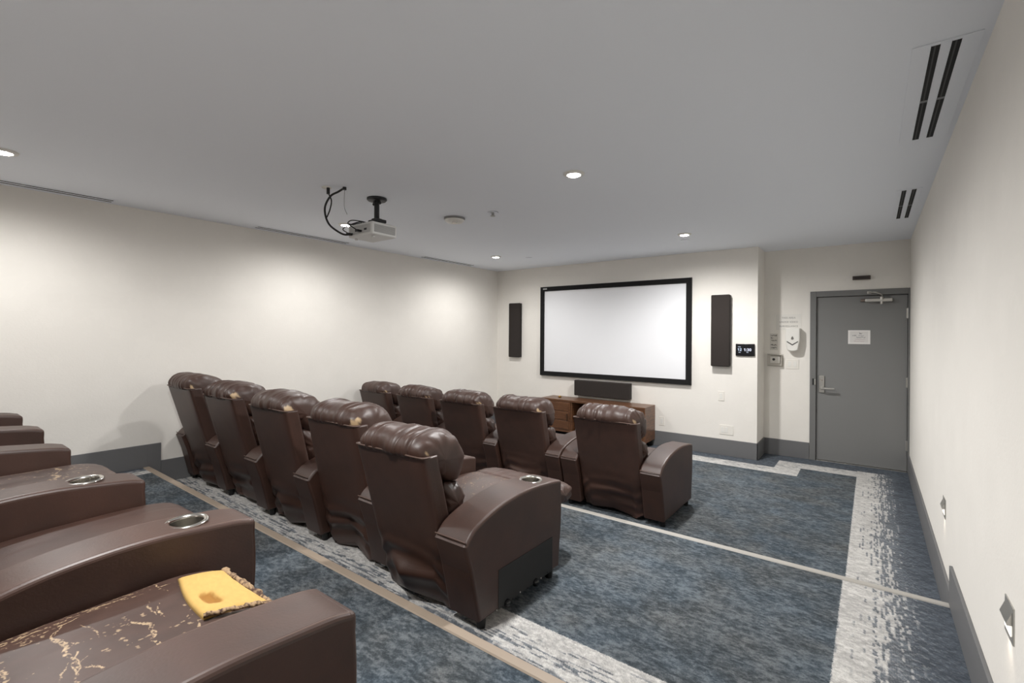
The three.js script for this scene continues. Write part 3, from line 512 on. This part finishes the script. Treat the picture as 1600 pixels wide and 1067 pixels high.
// middle row
const mids = [[-5.035, -4.52, .192, .16, .22, .915, -1.74, 'brown recliner at left end of middle row beside the left wall'],
 [-4.32, -3.80, .192, 0, .19, .89, -1.74, 'second recliner from left in middle row with frayed headrest corner'],
 [-3.60, -3.08, .192, 0, .155, .868, -1.74, 'brown leather recliner in the centre of the middle row'],
 [-2.88, -2.36, .192, 0, .12, .852, -1.74, 'fourth recliner of middle row with a tightly gathered headrest'],
 [-2.16, -1.64, .205, 0, .17, .812, -1.66, 'nearest middle row recliner with dark panel on its outer side']];
mids.forEach(([a, b, r, l, zt, yt, z, label], i) => {
  const last = i === 4;
  const k = recliner({ x0: a, x1: b, y: S1, z, zt, yt, right: r, left: l, seed: 31 + i * 5, label, group: GM, wearK: [17, 12, 15, 13, 26][i], cup: last ? -.55 : undefined, sf: last ? .12 : .04, seatMap: last ? peelTex(5, [[.6, .55, .98, .5, .006, .05], [.7, .6, .95, .62, .005, -.04], [.8, .45, .97, .42, .004, .02]]) : null });
  if (last) {
    const ez = -.70;    // leg rest pad stands out under the front of the seat, wider than it
    const pad = mesh('leg_rest', pillow([[ez - .03, .47], [ez - .12, .468], [ez - .24, .455], [ez - .31, .42], [ez - .315, .375], [ez - .27, .335], [ez - .12, .325], [ez - .04, .35]], .68, { ex: 7, creases: 8, depth: .008, gather: .01, lump: .015, seed: 404 }), leather, k.o); pad.position.x = .07;
    const g = k.right, aw = r; mesh('side_patch', rbox(aw - .001, aw + .0025, .055, .245, -.62, -.135, .001), leatherDark, g).userData.label = 'dark exposed panel';
    for (const z of [-.2, -.45]) mesh('glide_knob', new THREE.SphereGeometry(.021, 16, 12).translate(aw + .004, .058, z), blackGloss, g);
    for (let q = 0; q < 8; q++) mesh('tack', new THREE.SphereGeometry(.0045, 8, 6).translate(aw + .002, .058 + (q % 2) * .006, -.12 - q * .064), q % 3 ? black : steel, g);
  }
});
// back row, seen from above on the left
const crackR = rng(99), cracks = [];
for (let k = 0; k < 34; k++) { const x = .04 + .8 * crackR(), z = .22 + .75 * crackR(), l = .08 + .22 * crackR(); k % 3 ? cracks.push([x, z, x + l * (.6 + crackR() * .5), z + (crackR() - .5) * .12, .0022 + .0055 * crackR() * crackR(), (crackR() - .5) * .3]) : cracks.push([.02 + crackR() * .12, z, .05 + crackR() * .12, Math.max(.1, z - l), .002 + .003 * crackR(), .1]); }
cracks.push([.12, .62, .62, .58, .009, .08], [.3, .45, .72, .42, .008, -.06], [.08, .8, .5, .77, .009, .05]);
const tearA = peelTex(15, cracks);
const tearC = peelTex(16, [[.1, .3, .9, .34, .016, .06], [.05, .9, .15, .2, .005, .03], [.3, .6, .7, .66, .006, .1]]);
const rows = [[-1.79, -1.19, .19, 0, .02, undefined, tearA, 1, 'back row recliner nearest the camera with torn seat showing yellow foam'],
 [-2.57, -1.98, .185, 0, -.10, -.53, null, 1, 'second back row recliner with steel cup holder in its right arm'],
 [-3.35, -2.76, .185, 0, .02, -.53, tearC, 1.04, 'third back row recliner with a long pale crack on the seat'],
 [-4.13, -3.54, .18, 0, .13, undefined, null, 1.12, 'fourth back row recliner, only its armrest visible at left edge'],
 [-4.91, -4.32, .185, .19, .12, undefined, null, 1.12, 'farthest back row recliner beside left wall at photo edge']];
rows.forEach(([a, b, r, l, z, cup, map, sy, label], i) => {
  const k = recliner({ x0: a, x1: b, y: S2, z, zt: .17, yt: .815, right: r, left: l, seed: 71 + i * 4, label, group: GB, thin: true, cup, seatMap: map, sy, sf: [.03, 0, .05, 0, 0][i], seatY: [.432, .45, .495, .45, .45][i] });
  if (i) return;
  // torn corner: bare yellow foam and the curled hide around it
  k.o.updateMatrixWorld(true); const rc = new THREE.Raycaster(), wp = k.o.position;
  const topAt = (x, zz) => { rc.set(new THREE.Vector3(wp.x + x, S2 + .8, wp.z + zz), new THREE.Vector3(0, -1, 0)); const h = rc.intersectObject(k.seat); return h.length ? h[0].point.y - S2 : .40; };
  const P = [[-.225, -.57], [-.205, -.695], [.105, -.712], [.07, -.535]];   // local corners
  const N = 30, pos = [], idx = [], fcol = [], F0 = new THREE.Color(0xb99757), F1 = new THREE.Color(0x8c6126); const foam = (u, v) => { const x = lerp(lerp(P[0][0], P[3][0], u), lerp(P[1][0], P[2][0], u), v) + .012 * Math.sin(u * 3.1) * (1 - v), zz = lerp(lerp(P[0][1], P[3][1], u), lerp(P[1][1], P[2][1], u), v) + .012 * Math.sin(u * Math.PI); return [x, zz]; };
  for (let s = 0; s < 2; s++) for (let i2 = 0; i2 <= N; i2++) for (let j = 0; j <= N; j++) { const [x, zz] = foam(i2 / N, j / N); const dent = .0092 * Math.exp(-Math.pow((i2 / N - .64 - .25 * (j / N - .3)) / .14, 4) - Math.pow((j / N - .3) / .12, 4)); const st = smooth(.25, .7, dent / .0092 + (fbm(i2 * .5, j * .5, 2, 5) - .5) * .5), gr = .92 + .16 * fbm(i2 * .7, j * .7, 2, 8); fcol.push(lerp(F0.r, F1.r, st) * gr, lerp(F0.g, F1.g, st) * gr, lerp(F0.b, F1.b, st) * gr); pos.push(x, topAt(x, zz) + (s ? -.03 : .007 * smooth(0, .05, Math.min(i2, N - i2) / N) * smooth(0, .05, Math.min(j, N - j) / N) + .004 - dent), zz); }  // shade inside the gouge is put into the vertex colours, following the dent
  const q = (N + 1) * (N + 1), id = (i2, j) => i2 * (N + 1) + j;
  for (let i2 = 0; i2 < N; i2++) for (let j = 0; j < N; j++) { const a1 = id(i2, j), b1 = id(i2, j + 1), c1 = id(i2 + 1, j), d1 = id(i2 + 1, j + 1); idx.push(a1, c1, b1, b1, c1, d1, a1 + q, b1 + q, c1 + q, b1 + q, d1 + q, c1 + q); }
  for (let e = 0; e < N; e++) for (const [a1, b1] of [[id(e, 0), id(e + 1, 0)], [id(e + 1, N), id(e, N)], [id(0, e + 1), id(0, e)], [id(N, e), id(N, e + 1)]]) idx.push(a1, a1 + q, b1, b1, a1 + q, b1 + q);
  const g = new THREE.BufferGeometry(); g.setAttribute('position', new THREE.Float32BufferAttribute(pos, 3)); g.setAttribute('color', new THREE.Float32BufferAttribute(fcol, 3)); g.setIndex(idx); g.computeVertexNormals();
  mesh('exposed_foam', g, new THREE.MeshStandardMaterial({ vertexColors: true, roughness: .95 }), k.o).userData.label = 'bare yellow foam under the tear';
  // curled, frayed hide along the front and right side of the hole
  const fl = (pts, seed) => { const ps = [], ix = [], cl = [], M = 60; const cv = new THREE.CatmullRomCurve3(pts.map(p => new THREE.Vector3(p[0], 0, p[1]))); for (let a = 0; a <= M; a++) { const p = cv.getPoint(a / M), t = cv.getTangent(a / M), nx = -t.z, nz = t.x; const R0 = .0035 + .007 * Math.pow(fbm(a * .35, 1, 3, seed), 1.6); for (let b = 0; b <= 10; b++) { const an = b / 10 * Math.PI * 2, rr = R0 * (1 + .5 * (fbm(a * .9, b * .8, 2, seed + 2) - .5)); const x = p.x + nx * Math.cos(an) * rr * 1.5, zz = p.z + nz * Math.cos(an) * rr * 1.5; ps.push(x, topAt(p.x, p.z) + .009 + .006 * fbm(a * .25, 4, 2, seed) + Math.sin(an) * rr, zz); const f = smooth(.35, .6, fbm(a * .8, b * .5, 3, seed + 6)); cl.push(lerp(HIDE.r, RAW.r, f), lerp(HIDE.g, RAW.g, f), lerp(HIDE.b, RAW.b, f)); } } for (let a = 0; a < M; a++) for (let b = 0; b < 10; b++) { const i0 = a * 11 + b; ix.push(i0, i0 + 11, i0 + 1, i0 + 1, i0 + 11, i0 + 12); } const gg = new THREE.BufferGeometry(); gg.setAttribute('position', new THREE.Float32BufferAttribute(ps, 3)); gg.setAttribute('color', new THREE.Float32BufferAttribute(cl, 3)); gg.setIndex(ix); gg.computeVertexNormals(); return gg; };
  const frayMat = new THREE.MeshStandardMaterial({ vertexColors: true, roughness: .9, side: THREE.DoubleSide });
  mesh('frayed_edge', fl([P[1], [-.1, -.70], [.01, -.715], P[2]], 3), frayMat, k.o);
  mesh('frayed_edge', fl([P[2], [.108, -.655], [.095, -.6], P[3]], 4), frayMat, k.o);
});

scene.traverse(m => { if (m.isMesh) { m.castShadow = true; m.receiveShadow = true; } });
renderer.render(scene, camera);
